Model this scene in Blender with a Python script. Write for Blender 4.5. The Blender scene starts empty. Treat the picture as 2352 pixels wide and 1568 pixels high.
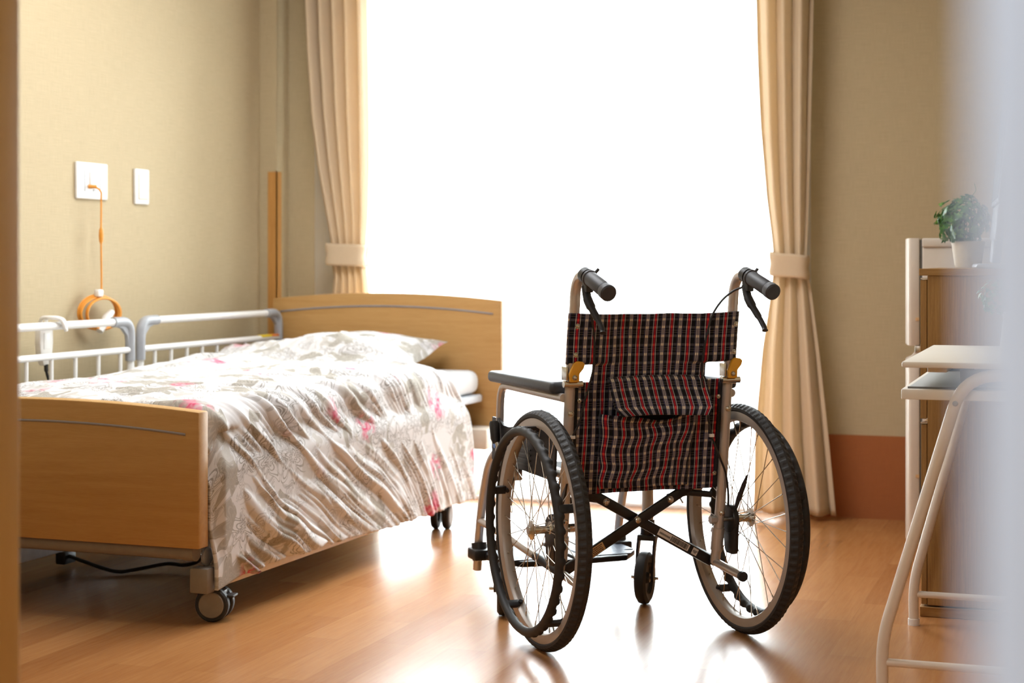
import bpy, bmesh, math, random
import numpy as np
from mathutils import Vector, Matrix, noise as mnoise

R_ = math.radians
PI = math.pi
scene = bpy.context.scene
col = scene.collection
random.seed(4)

# ------------------------------------------------------------------ camera, world, light, exposure
cam_d = bpy.data.cameras.new('camera')
cam = bpy.data.objects.new('camera', cam_d); col.objects.link(cam)
cam.location = (0, 0, .92)
cam.rotation_euler = (R_(90), 0, R_(19))
cam_d.sensor_width = 36.0
cam_d.lens = 3850 / 2352 * 36
cam_d.shift_y = -(784 - 600) / 2352
cam_d.clip_start = .02
cam_d.dof.use_dof = True
cam_d.dof.focus_distance = 3.92
cam_d.dof.aperture_fstop = 3.8
scene.camera = cam

w = bpy.data.worlds.new('overcast_sky'); scene.world = w; w.use_nodes = True
bg = w.node_tree.nodes['Background']
bg.inputs[0].default_value = (.90, .95, 1.0, 1)
# overcast sky: brighter overhead than at the horizon
_t = w.node_tree; _tc = _t.nodes.new('ShaderNodeTexCoord'); _sx = _t.nodes.new('ShaderNodeSeparateXYZ'); _ma = _t.nodes.new('ShaderNodeMath')
_t.links.new(_tc.outputs['Generated'], _sx.inputs[0]); _t.links.new(_sx.outputs[2], _ma.inputs[0]); _ma.operation = 'MULTIPLY_ADD'; _ma.use_clamp = False
SKY = 15.0
_ma.inputs[1].default_value = SKY * 2; _ma.inputs[2].default_value = SKY
_mx = _t.nodes.new('ShaderNodeMath'); _mx.operation = 'MAXIMUM'; _mx.inputs[1].default_value = SKY * .4
_t.links.new(_ma.outputs[0], _mx.inputs[0]); _t.links.new(_mx.outputs[0], bg.inputs[1])
# portal over the window opening, so the daylight is sampled through it
pl = bpy.data.lights.new('window_portal', 'AREA'); pl.shape = 'RECTANGLE'; pl.size = 1.85; pl.size_y = 2.15
pl.cycles.is_portal = True
po = bpy.data.objects.new('window_portal', pl); col.objects.link(po)
po.location = (-1.90, 6.22, 1.06); po.rotation_euler = (R_(-90), 0, 0)
# unseen fill lights, added behind the camera and under the room ceiling
for nm, loc, e, sz in (('corridor_fill', (-1.1, -.35, 2.38), 54, .9), ('room_fill', (-1.95, 4.2, 2.42), 44, 1.5)):
    l = bpy.data.lights.new(nm, 'AREA'); l.shape = 'DISK'; l.size = sz; l.energy = e; l.color = (.93, .96, 1.0)
    o = bpy.data.objects.new(nm, l); col.objects.link(o); o.location = loc

vs = scene.view_settings
scene.display_settings.display_device = 'sRGB'
vs.view_transform = 'Standard'; vs.look = 'None'; vs.gamma = 1; vs.use_curve_mapping = False
vs.exposure = 0.25
cy = scene.cycles
cy.use_denoising = True
cy.max_bounces = 10; cy.diffuse_bounces = 3; cy.glossy_bounces = 4; cy.transmission_bounces = 6; cy.transparent_max_bounces = 12
cy.caustics_reflective = False; cy.caustics_refractive = False
cy.sample_clamp_indirect = 6

# ------------------------------------------------------------------ material helpers
def srgb(r, g, b):
    f = lambda v: (v / 255 / 12.92) if v / 255 <= .04045 else ((v / 255 + .055) / 1.055) ** 2.4
    return (f(r), f(g), f(b), 1.0)

class NT:
    def __init__(s, name):
        s.m = bpy.data.materials.new(name); s.m.use_nodes = True
        s.t = s.m.node_tree; s.t.nodes.clear()
        s.out = s.t.nodes.new('ShaderNodeOutputMaterial')
    def node(s, typ, **kw):
        n = s.t.nodes.new('ShaderNode' + typ)
        for k, v in kw.items(): setattr(n, k, v)
        return n
    def put(s, sock, v):
        if isinstance(v, bpy.types.NodeSocket): s.t.links.new(v, sock)
        else:
            try: sock.default_value = v
            except Exception: sock.default_value = (v[0], v[1], v[2])
    def math(s, op, a, b=0.0, c=0.0, clamp=False):
        n = s.node('Math', operation=op); n.use_clamp = clamp
        s.put(n.inputs[0], a); s.put(n.inputs[1], b)
        if len(n.inputs) > 2: s.put(n.inputs[2], c)
        return n.outputs[0]
    def mix(s, f, a, b, mode='MIX'):
        n = s.node('MixRGB', blend_type=mode)
        s.put(n.inputs[0], f); s.put(n.inputs[1], a); s.put(n.inputs[2], b); return n.outputs[0]
    def coord(s, which='Object'): return s.node('TexCoord').outputs[which]
    def mapping(s, vec, scale=(1, 1, 1), loc=(0, 0, 0), rot=(0, 0, 0)):
        n = s.node('Mapping'); s.put(n.inputs[0], vec); n.inputs[1].default_value = loc
        n.inputs[2].default_value = rot; n.inputs[3].default_value = scale; return n.outputs[0]
    def sep(s, vec):
        n = s.node('SeparateXYZ'); s.put(n.inputs[0], vec); return n.outputs
    def comb(s, x, y, z=0.0):
        n = s.node('CombineXYZ'); s.put(n.inputs[0], x); s.put(n.inputs[1], y); s.put(n.inputs[2], z); return n.outputs[0]
    def noise(s, vec, scale, detail=2.0, rough=.5, dist=0.0, out=0):
        n = s.node('TexNoise'); s.put(n.inputs['Vector'], vec); n.inputs['Scale'].default_value = scale
        n.inputs['Detail'].default_value = detail; n.inputs['Roughness'].default_value = rough
        n.inputs['Distortion'].default_value = dist; return n.outputs[out]
    def voro(s, vec, scale, feature='F1', rnd=1.0):
        n = s.node('TexVoronoi', feature=feature); s.put(n.inputs['Vector'], vec); n.inputs['Scale'].default_value = scale
        n.inputs['Randomness'].default_value = rnd; return n.outputs
    def ramp(s, f, stops, interp='LINEAR'):
        n = s.node('ValToRGB'); s.put(n.inputs[0], f); cr = n.color_ramp; cr.interpolation = interp
        while len(cr.elements) < len(stops): cr.elements.new(.5)
        for e, (p, c) in zip(cr.elements, stops): e.position = p; e.color = c
        return n.outputs[0]
    def step(s, v, lo, hi):
        n = s.node('MapRange'); n.interpolation_type = 'SMOOTHSTEP'; s.put(n.inputs[0], v)
        n.inputs[1].default_value = lo; n.inputs[2].default_value = hi; n.inputs[3].default_value = 0; n.inputs[4].default_value = 1
        return n.outputs[0]
    def bump(s, h, strength=.2, dist=.002):
        n = s.node('Bump'); n.inputs['Strength'].default_value = strength; n.inputs['Distance'].default_value = dist
        s.put(n.inputs['Height'], h); return n.outputs[0]
    def bsdf(s, color, rough=.5, metal=0.0, normal=None, spec=.5, coat=0.0, sheen=0.0):
        b = s.node('BsdfPrincipled'); s.put(b.inputs['Base Color'], color); s.put(b.inputs['Roughness'], rough)
        b.inputs['Metallic'].default_value = metal; b.inputs['Specular IOR Level'].default_value = spec
        if coat: b.inputs['Coat Weight'].default_value = coat; b.inputs['Coat Roughness'].default_value = .14
        if sheen: b.inputs['Sheen Weight'].default_value = sheen
        if normal is not None: s.put(b.inputs['Normal'], normal)
        return b.outputs[0]
    def done(s, shader): s.t.links.new(shader, s.out.inputs[0]); return s.m

def simple(name, c, rough=.5, metal=0.0, spec=.5, var=.06, nscale=40, bump=0.0):
    n = NT(name); v = n.noise(n.coord(), nscale, 3)
    k = n.ramp(v, [(.25, tuple(x * (1 - var) for x in c[:3]) + (1,)), (.75, tuple(min(1, x * (1 + var)) for x in c[:3]) + (1,))])
    nor = n.bump(n.noise(n.coord(), nscale * 8, 2), bump, .001) if bump else None
    return n.done(n.bsdf(k, rough, metal, nor, spec))

def mat_wallpaper(name, base, var=.075):
    n = NT(name); p = n.coord(); x = n.sep(p)
    h = n.math('ADD', x[0], x[1])
    v1 = n.noise(n.comb(n.math('MULTIPLY', h, 420), n.math('MULTIPLY', x[2], 18)), 1.0, 2)
    v2 = n.noise(n.comb(n.math('MULTIPLY', h, 14), n.math('MULTIPLY', x[2], 480)), 1.0, 2)
    f = n.math('ADD', n.math('MULTIPLY', v1, .45), n.math('MULTIPLY', v2, .55))
    d = tuple(q * (1 - var) for q in base[:3]) + (1,); l = tuple(min(1, q * (1 + var)) for q in base[:3]) + (1,)
    c = n.ramp(f, [(.35, d), (.65, l)])
    return n.done(n.bsdf(c, .75, normal=n.bump(f, .18, .002), spec=.25))

def mat_wood(name, dark, light, axis='X', scale=9, stretch=14, rough=.42, spec=.4):
    n = NT(name); p = n.coord()
    sc = {'X': (1, stretch, stretch), 'Y': (stretch, 1, stretch), 'Z': (stretch, stretch, 1)}[axis]
    q = n.mapping(p, sc)
    a = n.noise(q, scale * .35, 4, .6, .6); b = n.noise(q, scale * 3.2, 3, .55, .2)
    f = n.math('ADD', n.math('MULTIPLY', a, .6), n.math('MULTIPLY', b, .4))
    c = n.ramp(f, [(.32, dark), (.68, light)])
    return n.done(n.bsdf(c, rough, normal=n.bump(b, .05, .001), spec=spec))

def mat_floor():
    n = NT('vinyl_plank_floor'); p = n.coord()
    b = n.node('TexBrick'); q = n.mapping(p, (1, 1, 1), rot=(0, 0, R_(90)))
    n.put(b.inputs['Vector'], q)
    b.inputs['Scale'].default_value = 1; b.inputs['Brick Width'].default_value = .62; b.inputs['Row Height'].default_value = .096
    b.inputs['Mortar Size'].default_value = .0008; b.inputs['Mortar Smooth'].default_value = .3
    b.offset = .37; b.offset_frequency = 2
    b.inputs['Color1'].default_value = srgb(162, 105, 58); b.inputs['Color2'].default_value = srgb(188, 132, 80); b.inputs['Mortar'].default_value = srgb(160, 110, 66)
    g = n.noise(n.mapping(p, (26, 1.6, 1)), 4, 4, .6, .4)
    c = n.mix(.30, b.outputs[0], n.ramp(g, [(.3, srgb(156, 98, 54)), (.7, srgb(192, 138, 86))]))
    fine = n.noise(n.mapping(p, (1, .55, 1)), 260, 3, .6)
    wide = n.noise(p, 2.2, 1)
    h = n.math('ADD', n.math('MULTIPLY', fine, .5), n.math('MULTIPLY', wide, .6))
    r = n.math('ADD', .20, n.math('MULTIPLY', n.noise(p, 3, 3), .08))
    return n.done(n.bsdf(c, r, normal=n.bump(h, .22, .0012), spec=.40, coat=.12))

def mat_plaid():
    n = NT('navy_tartan_cloth'); uv = n.sep(n.coord('UV'))
    wob = n.math('MULTIPLY', n.math('SUBTRACT', n.noise(n.coord('UV'), 9, 1), .5), .006)
    P = .0430
    u = n.math('ADD', uv[0], wob); v = uv[1]
    fu = n.math('FRACT', n.math('DIVIDE', n.math('ADD', u, 5 * P), P)); fv = n.math('FRACT', n.math('DIVIDE', n.math('ADD', v, 5 * P), P))
    def band(f, c, hw):   # 1 inside |f-c|<hw
        return n.math('LESS_THAN', n.math('ABSOLUTE', n.math('SUBTRACT', f, c)), hw)
    red = band(fu, .25, .058)
    white = n.math('ADD', band(fu, .135, .016), band(fu, .365, .016), clamp=True)
    cream = n.math('ADD', band(fu, .712, .036), band(fu, .808, .036), clamp=True)
    creamthin = n.math('ADD', band(fu, .645, .008), band(fu, .875, .008), clamp=True)
    black = band(fu, .5, .085)
    black2 = n.math('GREATER_THAN', n.math('ABSOLUTE', n.math('SUBTRACT', fu, .5)), .415)
    h = n.math('ADD', band(fv, .2, .070), band(fv, .72, .070), clamp=True)
    ht = n.math('ADD', band(fv, .40, .012), band(fv, .52, .012), clamp=True)
    hb = n.math('GREATER_THAN', n.math('ABSOLUTE', n.math('SUBTRACT', fv, .46)), .3)
    navy = srgb(23, 28, 68); blk = srgb(17, 16, 20)
    g = n.mix(n.math('ADD', n.math('ADD', black, black2), n.math('MULTIPLY', hb, .5), clamp=True), navy, blk)
    g = n.mix(n.math('MULTIPLY', h, .9), g, srgb(70, 68, 78))
    g = n.mix(n.math('MULTIPLY', ht, .55), g, srgb(130, 118, 112))
    g = n.mix(red, g, n.mix(h, srgb(160, 28, 40), srgb(216, 62, 58)))
    g = n.mix(n.math('MULTIPLY', cream, .95), g, n.mix(h, srgb(156, 146, 148), srgb(238, 222, 200)))
    g = n.mix(n.math('MULTIPLY', white, .95), g, n.mix(h, srgb(196, 188, 178), srgb(236, 226, 210)))
    g = n.mix(n.math('MULTIPLY', creamthin, .3), g, srgb(200, 190, 180))
    weave = n.noise(n.coord('UV'), 1400, 1)
    return n.done(n.bsdf(g, .85, normal=n.bump(weave, .15, .0006), spec=.2, sheen=.1))

def mat_floral(name, strength=1.0):
    n = NT(name); uv = n.coord('UV')
    wv = n.node('TexNoise'); n.put(wv.inputs['Vector'], uv); wv.inputs['Scale'].default_value = 11; wv.inputs['Detail'].default_value = 1
    d = n.node('VectorMath', operation='MULTIPLY_ADD'); n.put(d.inputs[0], wv.outputs[1]); d.inputs[1].default_value = (.07, .07, 0); n.put(d.inputs[2], uv)
    q = d.outputs[0]
    # taupe rosettes and scrolls: one figure per cell, drawn in polar coordinates about its centre
    c = srgb(246, 244, 244)
    def figure(c, scale, loc, petals, R0, ink, ground, k):
        base = n.mapping(q, loc=loc)
        vo = n.voro(base, scale, 'F1', .75)
        sc = n.node('VectorMath', operation='SUBTRACT'); n.put(sc.inputs[0], base); n.put(sc.inputs[1], vo[2])
        X, Y, _z = n.sep(sc.outputs[0])
        r = n.math('MULTIPLY', n.math('SQRT', n.math('ADD', n.math('MULTIPLY', X, X), n.math('MULTIPLY', Y, Y))), scale)
        th = n.math('ARCTAN2', Y, X)
        rnd = n.sep(vo[1])
        ph = n.math('MULTIPLY', rnd[0], 6.28)
        R = n.math('MULTIPLY', R0, n.math('ADD', .72, n.math('MULTIPLY', .30, n.math('COSINE', n.math('ADD', n.math('MULTIPLY', th, petals), ph)))))
        def near(v, wd): return n.math('LESS_THAN', n.math('ABSOLUTE', n.math('SUBTRACT', r, n.math('MULTIPLY', R, v))), wd)
        fill = n.math('LESS_THAN', r, n.math('MULTIPLY', R, 1.22))
        lines = n.math('ADD', n.math('ADD', near(1.0, .022), near(.62, .020)), n.math('ADD', near(1.3, .016), near(.28, .02)), clamp=True)
        sp = n.math('SINE', n.math('ADD', n.math('MULTIPLY', th, 3.0), n.math('MULTIPLY', r, 17.0)))
        curl = n.math('MULTIPLY', n.math('GREATER_THAN', sp, .86), n.math('MULTIPLY', n.math('GREATER_THAN', r, n.math('MULTIPLY', R, 1.25)), n.math('LESS_THAN', r, .62)))
        dark = n.math('GREATER_THAN', rnd[1], .64); some = n.math('GREATER_THAN', rnd[2], .30)
        c = n.mix(n.math('MULTIPLY', n.math('MULTIPLY', fill, n.math('MULTIPLY', dark, some)), .78 * k * strength), c, ground)
        inkc = n.mix(dark, ink, srgb(216, 210, 200))
        c = n.mix(n.math('MULTIPLY', n.math('MULTIPLY', lines, some), .62 * k * strength), c, inkc)
        return n.mix(n.math('MULTIPLY', n.math('MULTIPLY', curl, some), .34 * k * strength), c, ink)
    c = figure(c, 7.0, (0, 0, 0), 6.0, .46, srgb(112, 100, 82), srgb(160, 150, 130), .9)
    c = figure(c, 12.0, (3.3, 1.7, 0), 3.0, .34, srgb(104, 92, 76), srgb(190, 180, 164), .55)
    # pink blooms with a yellow heart
    q2 = n.node('VectorMath', operation='MULTIPLY_ADD'); n.put(q2.inputs[0], wv.outputs[1]); q2.inputs[1].default_value = (.05, .05, 0); n.put(q2.inputs[2], uv)
    fl = n.voro(n.mapping(q2.outputs[0], loc=(1.7, .4, 0)), 4.6, 'F1', .85)
    blob = n.math('SUBTRACT', 1.0, n.step(fl[0], .17, .36))
    petal = n.step(n.noise(q2.outputs[0], 24, 2), .42, .56)
    c = n.mix(n.math('MULTIPLY', n.math('MULTIPLY', blob, petal), 1.0 * strength), c, n.ramp(n.noise(uv, 60, 1), [(.4, srgb(226, 92, 126)), (.6, srgb(242, 176, 190))]))
    heart = n.math('MULTIPLY', n.math('SUBTRACT', 1.0, n.step(fl[0], .03, .09)), .7 * strength)
    c = n.mix(heart, c, srgb(232, 202, 96))
    b = n.bsdf(c, .85, normal=n.bump(n.noise(uv, 900, 1), .08, .0006), spec=.2)
    tr = n.node('BsdfTranslucent'); n.put(tr.inputs[0], c)
    mx = n.node('MixShader'); mx.inputs[0].default_value = .25; n.put(mx.inputs[1], b); n.put(mx.inputs[2], tr.outputs[0])
    return n.done(mx.outputs[0])

def mat_cloth(name, c, trans=.35, var=.04):
    n = NT(name); p = n.coord()
    v = n.noise(n.mapping(p, (40, 40, 8)), 8, 2)
    k = n.ramp(v, [(.3, tuple(x * (1 - var) for x in c[:3]) + (1,)), (.7, c)])
    b = n.bsdf(k, .85, normal=n.bump(n.noise(p, 700, 1), .06, .0006), spec=.15)
    tr = n.node('BsdfTranslucent'); n.put(tr.inputs[0], k)
    mx = n.node('MixShader'); mx.inputs[0].default_value = trans; n.put(mx.inputs[1], b); n.put(mx.inputs[2], tr.outputs[0])
    return n.done(mx.outputs[0])

def mat_sheer():
    n = NT('white_lace_sheer'); p = n.coord()
    wv = n.noise(n.mapping(p, (900, 10, 900)), 1, 1)
    c = n.ramp(wv, [(.3, (.93, .93, .93, 1)), (.7, (.98, .98, .98, 1))])
    tr = n.node('BsdfTranslucent'); n.put(tr.inputs[0], c)
    df = n.node('BsdfDiffuse'); n.put(df.inputs[0], c)
    tp = n.node('BsdfTransparent')
    a = n.node('MixShader'); a.inputs[0].default_value = .3; n.put(a.inputs[1], tr.outputs[0]); n.put(a.inputs[2], df.outputs[0])
    b = n.node('MixShader'); b.inputs[0].default_value = .45; n.put(b.inputs[1], a.outputs[0]); n.put(b.inputs[2], tp.outputs[0])
    return n.done(b.outputs[0])

def mat_glass():
    n = NT('window_glass')
    tp = n.node('BsdfTransparent'); tp.inputs[0].default_value = (.95, .97, .96, 1)
    gl = n.node('BsdfGlossy'); gl.inputs['Roughness'].default_value = .02
    fr = n.node('Fresnel'); fr.inputs[0].default_value = 1.35
    f = n.math('MULTIPLY', fr.outputs[0], n.math('ADD', .95, n.math('MULTIPLY', n.noise(n.coord(), 2), .1)))
    mx = n.node('MixShader'); n.put(mx.inputs[0], f); n.put(mx.inputs[1], tp.outputs[0]); n.put(mx.inputs[2], gl.outputs[0])
    return n.done(mx.outputs[0])

def mat_leaf():
    n = NT('ivy_leaf'); v = n.noise(n.coord(), 55, 3)
    c = n.ramp(v, [(.3, srgb(24, 62, 14)), (.55, srgb(64, 120, 30)), (.78, srgb(140, 174, 66))])
    b = n.bsdf(c, .35, spec=.5)
    tr = n.node('BsdfTranslucent'); n.put(tr.inputs[0], c)
    mx = n.node('MixShader'); mx.inputs[0].default_value = .25; n.put(mx.inputs[1], b); n.put(mx.inputs[2], tr.outputs[0])
    return n.done(mx.outputs[0])

M = dict(
    wall=mat_wallpaper('beige_woven_wallpaper', srgb(186, 168, 134)),
    dado=mat_wallpaper('terracotta_woven_wallpaper', srgb(162, 97, 55), .06),
    ceiling=simple('white_ceiling', srgb(206, 198, 184), .8),
    floor=mat_floor(),
    trimwood=mat_wood('golden_trim_wood', srgb(182, 128, 66), srgb(204, 150, 84), 'Z'),
    jamb=mat_wood('brown_jamb_wood', srgb(208, 170, 104), srgb(220, 184, 118), 'Z'),
    bedwood=mat_wood('bed_maple_veneer', srgb(182, 138, 80), srgb(197, 155, 98), 'X', 8, 16, .45),
    cabwood=mat_wood('cabinet_oak_veneer', srgb(132, 93, 44), srgb(172, 129, 70), 'Z', 20, 30, .5),
    cabwood_h=mat_wood('cabinet_oak_edge', srgb(132, 93, 44), srgb(172, 129, 70), 'X', 14, 22, .5),
    bedgrey=simple('grey_enamel_steel', srgb(140, 132, 124), .45),
    cream=simple('cream_enamel', srgb(228, 214, 196), .4),
    white=simple('white_enamel', srgb(238, 236, 232), .35, var=.02),
    ivory=simple('ivory_plastic', srgb(232, 224, 208), .4, var=.02),
    railgrey=simple('grey_plastic', srgb(164, 166, 170), .45),
    inlay=simple('grey_inlay', srgb(150, 146, 148), .4),
    black=simple('black_plastic', srgb(30, 29, 30), .45),
    blacksteel=simple('black_painted_steel', srgb(26, 22, 22), .32),
    rubber=simple('black_rubber', srgb(38, 37, 37), .6, bump=.1),
    grip=simple('dark_grip_rubber', srgb(56, 56, 60), .5),
    pad=simple('charcoal_armrest_vinyl', srgb(62, 66, 72), .42, nscale=60, bump=.35),
    alu=simple('champagne_aluminium', srgb(200, 191, 183), .3, .45, var=.03),
    rim=simple('silver_rim', srgb(186, 176, 166), .4, .25, var=.03),
    steel=simple('bright_steel', srgb(205, 200, 190), .25, 1.0),
    yellow=simple('amber_plastic', srgb(226, 162, 40), .4),
    orange=simple('orange_cord', srgb(228, 150, 50), .5),
    clearwhite=simple('milky_plastic', srgb(236, 232, 226), .4),
    sticker=simple('beige_sticker', srgb(206, 168, 122), .6),
    labelwhite=simple('white_sticker', srgb(222, 212, 200), .6),
    ink=simple('black_ink', srgb(30, 28, 30), .7),
    yellowtag=simple('yellow_label', srgb(240, 208, 50), .5),
    redtag=simple('orange_label', srgb(240, 140, 70), .5),
    blue=simple('blue_sticker', srgb(90, 130, 200), .5),
    ribs=simple('slate_footplate', srgb(128, 140, 158), .4),
    fridge=simple('white_fridge_coat', srgb(214, 202, 188), .35, var=.02),
    fridgegap=simple('grey_gasket', srgb(110, 108, 104), .6),
    tvgrey=simple('silver_grey_plastic', srgb(176, 180, 188), .4, var=.03),
    screen=simple('dark_screen', srgb(24, 26, 30), .38),
    door=simple('pale_door_face', srgb(206, 224, 246), .5, var=.02),
    desktop=simple('white_laminate', srgb(232, 226, 214), .45, var=.02),
    tray=simple('grey_tray_laminate', srgb(186, 190, 190), .4, var=.02),
    deskpaint=simple('warm_white_powder_coat', srgb(226, 214, 198), .4, var=.02),
    pot=simple('cream_pot_glaze', srgb(220, 210, 190), .5),
    soil=simple('dark_soil', srgb(60, 45, 32), .9),
    leaf=mat_leaf(),
    stem=simple('green_stem', srgb(96, 120, 60), .6),
    sheet=mat_cloth('white_cotton_sheet', srgb(236, 238, 240), .1),
    deckgrey=simple('light_grey_deck', srgb(204, 208, 214), .45),
    curtain=mat_cloth('peach_cream_curtain', srgb(238, 218, 188), .34),
    sheer=mat_sheer(), glass=mat_glass(),
    frame=simple('white_window_frame', srgb(236, 236, 236), .4),
    plaid=mat_plaid(),
    blackcloth=simple('black_webbing', srgb(26, 25, 28), .85, bump=.2),
    floral=mat_floral('floral_paisley_cotton', 1.0),
    pillowcase=mat_floral('floral_pillow_cotton', 1.0),
    ground=simple('grey_slab', srgb(150, 150, 148), .8),
)

# ------------------------------------------------------------------ mesh helpers
class MB:
    """collects shapes into one mesh"""
    def __init__(s): s.v = []; s.f = []; s.uv = None
    def add(s, verts, faces):
        o = len(s.v); s.v += [tuple(v) for v in verts]; s.f += [tuple(i + o for i in f) for f in faces]; return s
    def box(s, lo, hi, bev=0.0, seg=2, mat=None):
        bm = bmesh.new(); bmesh.ops.create_cube(bm, size=1.0)
        c = [(a + b) / 2 for a, b in zip(lo, hi)]; d = [abs(b - a) for a, b in zip(lo, hi)]
        for v in bm.verts: v.co = Vector((c[0] + v.co.x * d[0], c[1] + v.co.y * d[1], c[2] + v.co.z * d[2]))
        if bev > 0:
            bmesh.ops.bevel(bm, geom=bm.edges[:], offset=min(bev, min(d) * .49), segments=seg, profile=.5, affect='EDGES')
        s.addbm(bm, mat); return s
    def addbm(s, bm, mat=None):
        if mat is not None: bmesh.ops.transform(bm, matrix=mat, verts=bm.verts[:])
        bm.verts.index_update()
        s.add([v.co[:] for v in bm.verts], [[v.index for v in f.verts] for f in bm.faces]); bm.free()
    def prism(s, poly, lo, hi, axis='X', bev=0.0):
        """poly of 2-d points extruded along axis; X: (y,z)  Y: (x,z)  Z: (x,y)"""
        P = {'X': lambda p, t: (t, p[0], p[1]), 'Y': lambda p, t: (p[0], t, p[1]), 'Z': lambda p, t: (p[0], p[1], t)}[axis]
        bm = bmesh.new()
        a = [bm.verts.new(P(p, lo)) for p in poly]; b = [bm.verts.new(P(p, hi)) for p in poly]
        bm.faces.new(a); bm.faces.new(b[::-1]); n = len(poly)
        for i in range(n): bm.faces.new((a[i], b[i], b[(i + 1) % n], a[(i + 1) % n]))
        bmesh.ops.recalc_face_normals(bm, faces=bm.faces[:])
        if bev: bmesh.ops.bevel(bm, geom=bm.edges[:], offset=bev, segments=2, profile=.5, affect='EDGES')
        s.addbm(bm); return s
    def tube(s, path, r, seg=14, cap=True, flat=None):
        P = [Vector(p) for p in path]; n = len(P)
        rr = r if isinstance(r, (list, tuple)) else [r] * n
        T = []
        for i in range(n):
            t = (P[min(i + 1, n - 1)] - P[max(i - 1, 0)]); T.append(t.normalized() if t.length > 1e-9 else Vector((0, 0, 1)))
        ref = Vector((0, 0, 1)) if abs(T[0].z) < .9 else Vector((1, 0, 0))
        N = (ref - T[0] * ref.dot(T[0])).normalized()
        vs_, fs = [], []
        for i in range(n):
            if i: N = (N - T[i] * N.dot(T[i])).normalized()
            B = T[i].cross(N)
            for k in range(seg):
                a = 2 * PI * k / seg; ca, sa = math.cos(a), math.sin(a)
                if flat: ca *= flat[0]; sa *= flat[1]
                vs_.append(P[i] + (N * ca + B * sa) * rr[i])
        for i in range(n - 1):
            for k in range(seg):
                fs.append((i * seg + k, i * seg + (k + 1) % seg, (i + 1) * seg + (k + 1) % seg, (i + 1) * seg + k))
        if cap: fs.append(tuple(range(seg - 1, -1, -1))); fs.append(tuple((n - 1) * seg + k for k in range(seg)))
        return s.add(vs_, fs)
    def lathe(s, prof, axis='Z', origin=(0, 0, 0), seg=40, closed=False):
        """prof: list of (radius, height); revolves about axis through origin"""
        vs_, fs = [], []; m = len(prof); O = Vector(origin)
        for k in range(seg):
            a = 2 * PI * k / seg; c, d = math.cos(a), math.sin(a)
            for (r, h) in prof:
                p = {'Z': (r * c, r * d, h), 'X': (h, r * c, r * d), 'Y': (r * d, h, r * c)}[axis]
                vs_.append(O + Vector(p))
        last = m if closed else m - 1
        for k in range(seg):
            k2 = (k + 1) % seg
            for i in range(last):
                j = (i + 1) % m
                fs.append((k * m + i, k2 * m + i, k2 * m + j, k * m + j))
        return s.add(vs_, fs)
    def grid(s, fn, nu, nv, uvfn=None, keep=None):
        """fn(i/nu, j/nv) -> point; optional uv and face mask"""
        vs_ = [fn(i / nu, j / nv) for i in range(nu + 1) for j in range(nv + 1)]
        fs = []
        for i in range(nu):
            for j in range(nv):
                if keep is None or keep((i + .5) / nu, (j + .5) / nv):
                    a = i * (nv + 1) + j; fs.append((a, a + nv + 1, a + nv + 2, a + 1))
        if uvfn: s.uv = (s.uv or []) + [uvfn(i / nu, j / nv) for i in range(nu + 1) for j in range(nv + 1)]
        return s.add(vs_, fs)
    def build(s, name, mat, parent=None, smooth=35, solid=0.0, subd=0):
        me = bpy.data.meshes.new(name); me.from_pydata(s.v, [], s.f); me.update()
        bm = bmesh.new(); bm.from_mesh(me)
        if s.uv is None: bmesh.ops.recalc_face_normals(bm, faces=bm.faces[:])
        bm.to_mesh(me); bm.free()
        if s.uv is not None:
            l = me.uv_layers.new(name='UVMap'); idx = np.empty(len(me.loops), dtype=np.int32); me.loops.foreach_get('vertex_index', idx)
            l.data.foreach_set('uv', np.array(s.uv, dtype=np.float32)[idx].ravel())
        me.polygons.foreach_set('use_smooth', [True] * len(me.polygons))
        if smooth < 180: me.set_sharp_from_angle(angle=R_(smooth))
        me.materials.append(mat)
        o = bpy.data.objects.new(name, me); col.objects.link(o)
        if parent is not None: o.parent = parent
        if solid:
            md = o.modifiers.new('thickness', 'SOLIDIFY'); md.thickness = solid; md.offset = 0
        if subd:
            md = o.modifiers.new('smooth', 'SUBSURF'); md.levels = subd; md.render_levels = subd
        return o

def thing(name, label, cat, loc=(0, 0, 0), rz=0.0, group=None):
    o = bpy.data.objects.new(name, None); col.objects.link(o); o.empty_display_size = .1
    o.location = loc; o.rotation_euler = (0, 0, rz)
    return tag(o, label, cat, group)
def tag(o, label, cat, group=None):
    o['label'] = label; o['category'] = cat
    if group: o['group'] = group
    return o
def struct(o): o['kind'] = 'structure'; return o
def curve(pts, n=8):
    """Catmull-Rom through points"""
    P = [Vector(p) for p in pts]; P = [P[0] * 2 - P[1]] + P + [P[-1] * 2 - P[-2]]
    out = []
    for i in range(1, len(P) - 2):
        for k in range(n):
            t = k / n; a, b, c, d = P[i - 1], P[i], P[i + 1], P[i + 2]
            out.append(.5 * ((2 * b) + (c - a) * t + (2 * a - 5 * b + 4 * c - d) * t * t + (3 * b - a - 3 * c + d) * t ** 3))
    out.append(P[-2]); return out
def fillet(pts, r, n=6):
    """polyline with rounded corners"""
    P = [Vector(p) for p in pts]; out = [P[0]]
    for i in range(1, len(P) - 1):
        a, b, c = P[i - 1], P[i], P[i + 1]
        d = min(r, (b - a).length * .49, (c - b).length * .49)
        p, q = b + (a - b).normalized() * d, b + (c - b).normalized() * d
        for k in range(n + 1):
            t = k / n; out.append(p * (1 - t) ** 2 + b * 2 * t * (1 - t) + q * t * t)
    out.append(P[-1]); return out
def lerp(a, b, t): return a + (b - a) * t
def interp(x, xs, ys): return float(np.interp(x, xs, ys))
def nz(x, y=0.0, z=0.0): return mnoise.noise(Vector((x, y, z)))
def bell(x, c, wd): return math.exp(-((x - c) / wd) ** 2)
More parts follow.
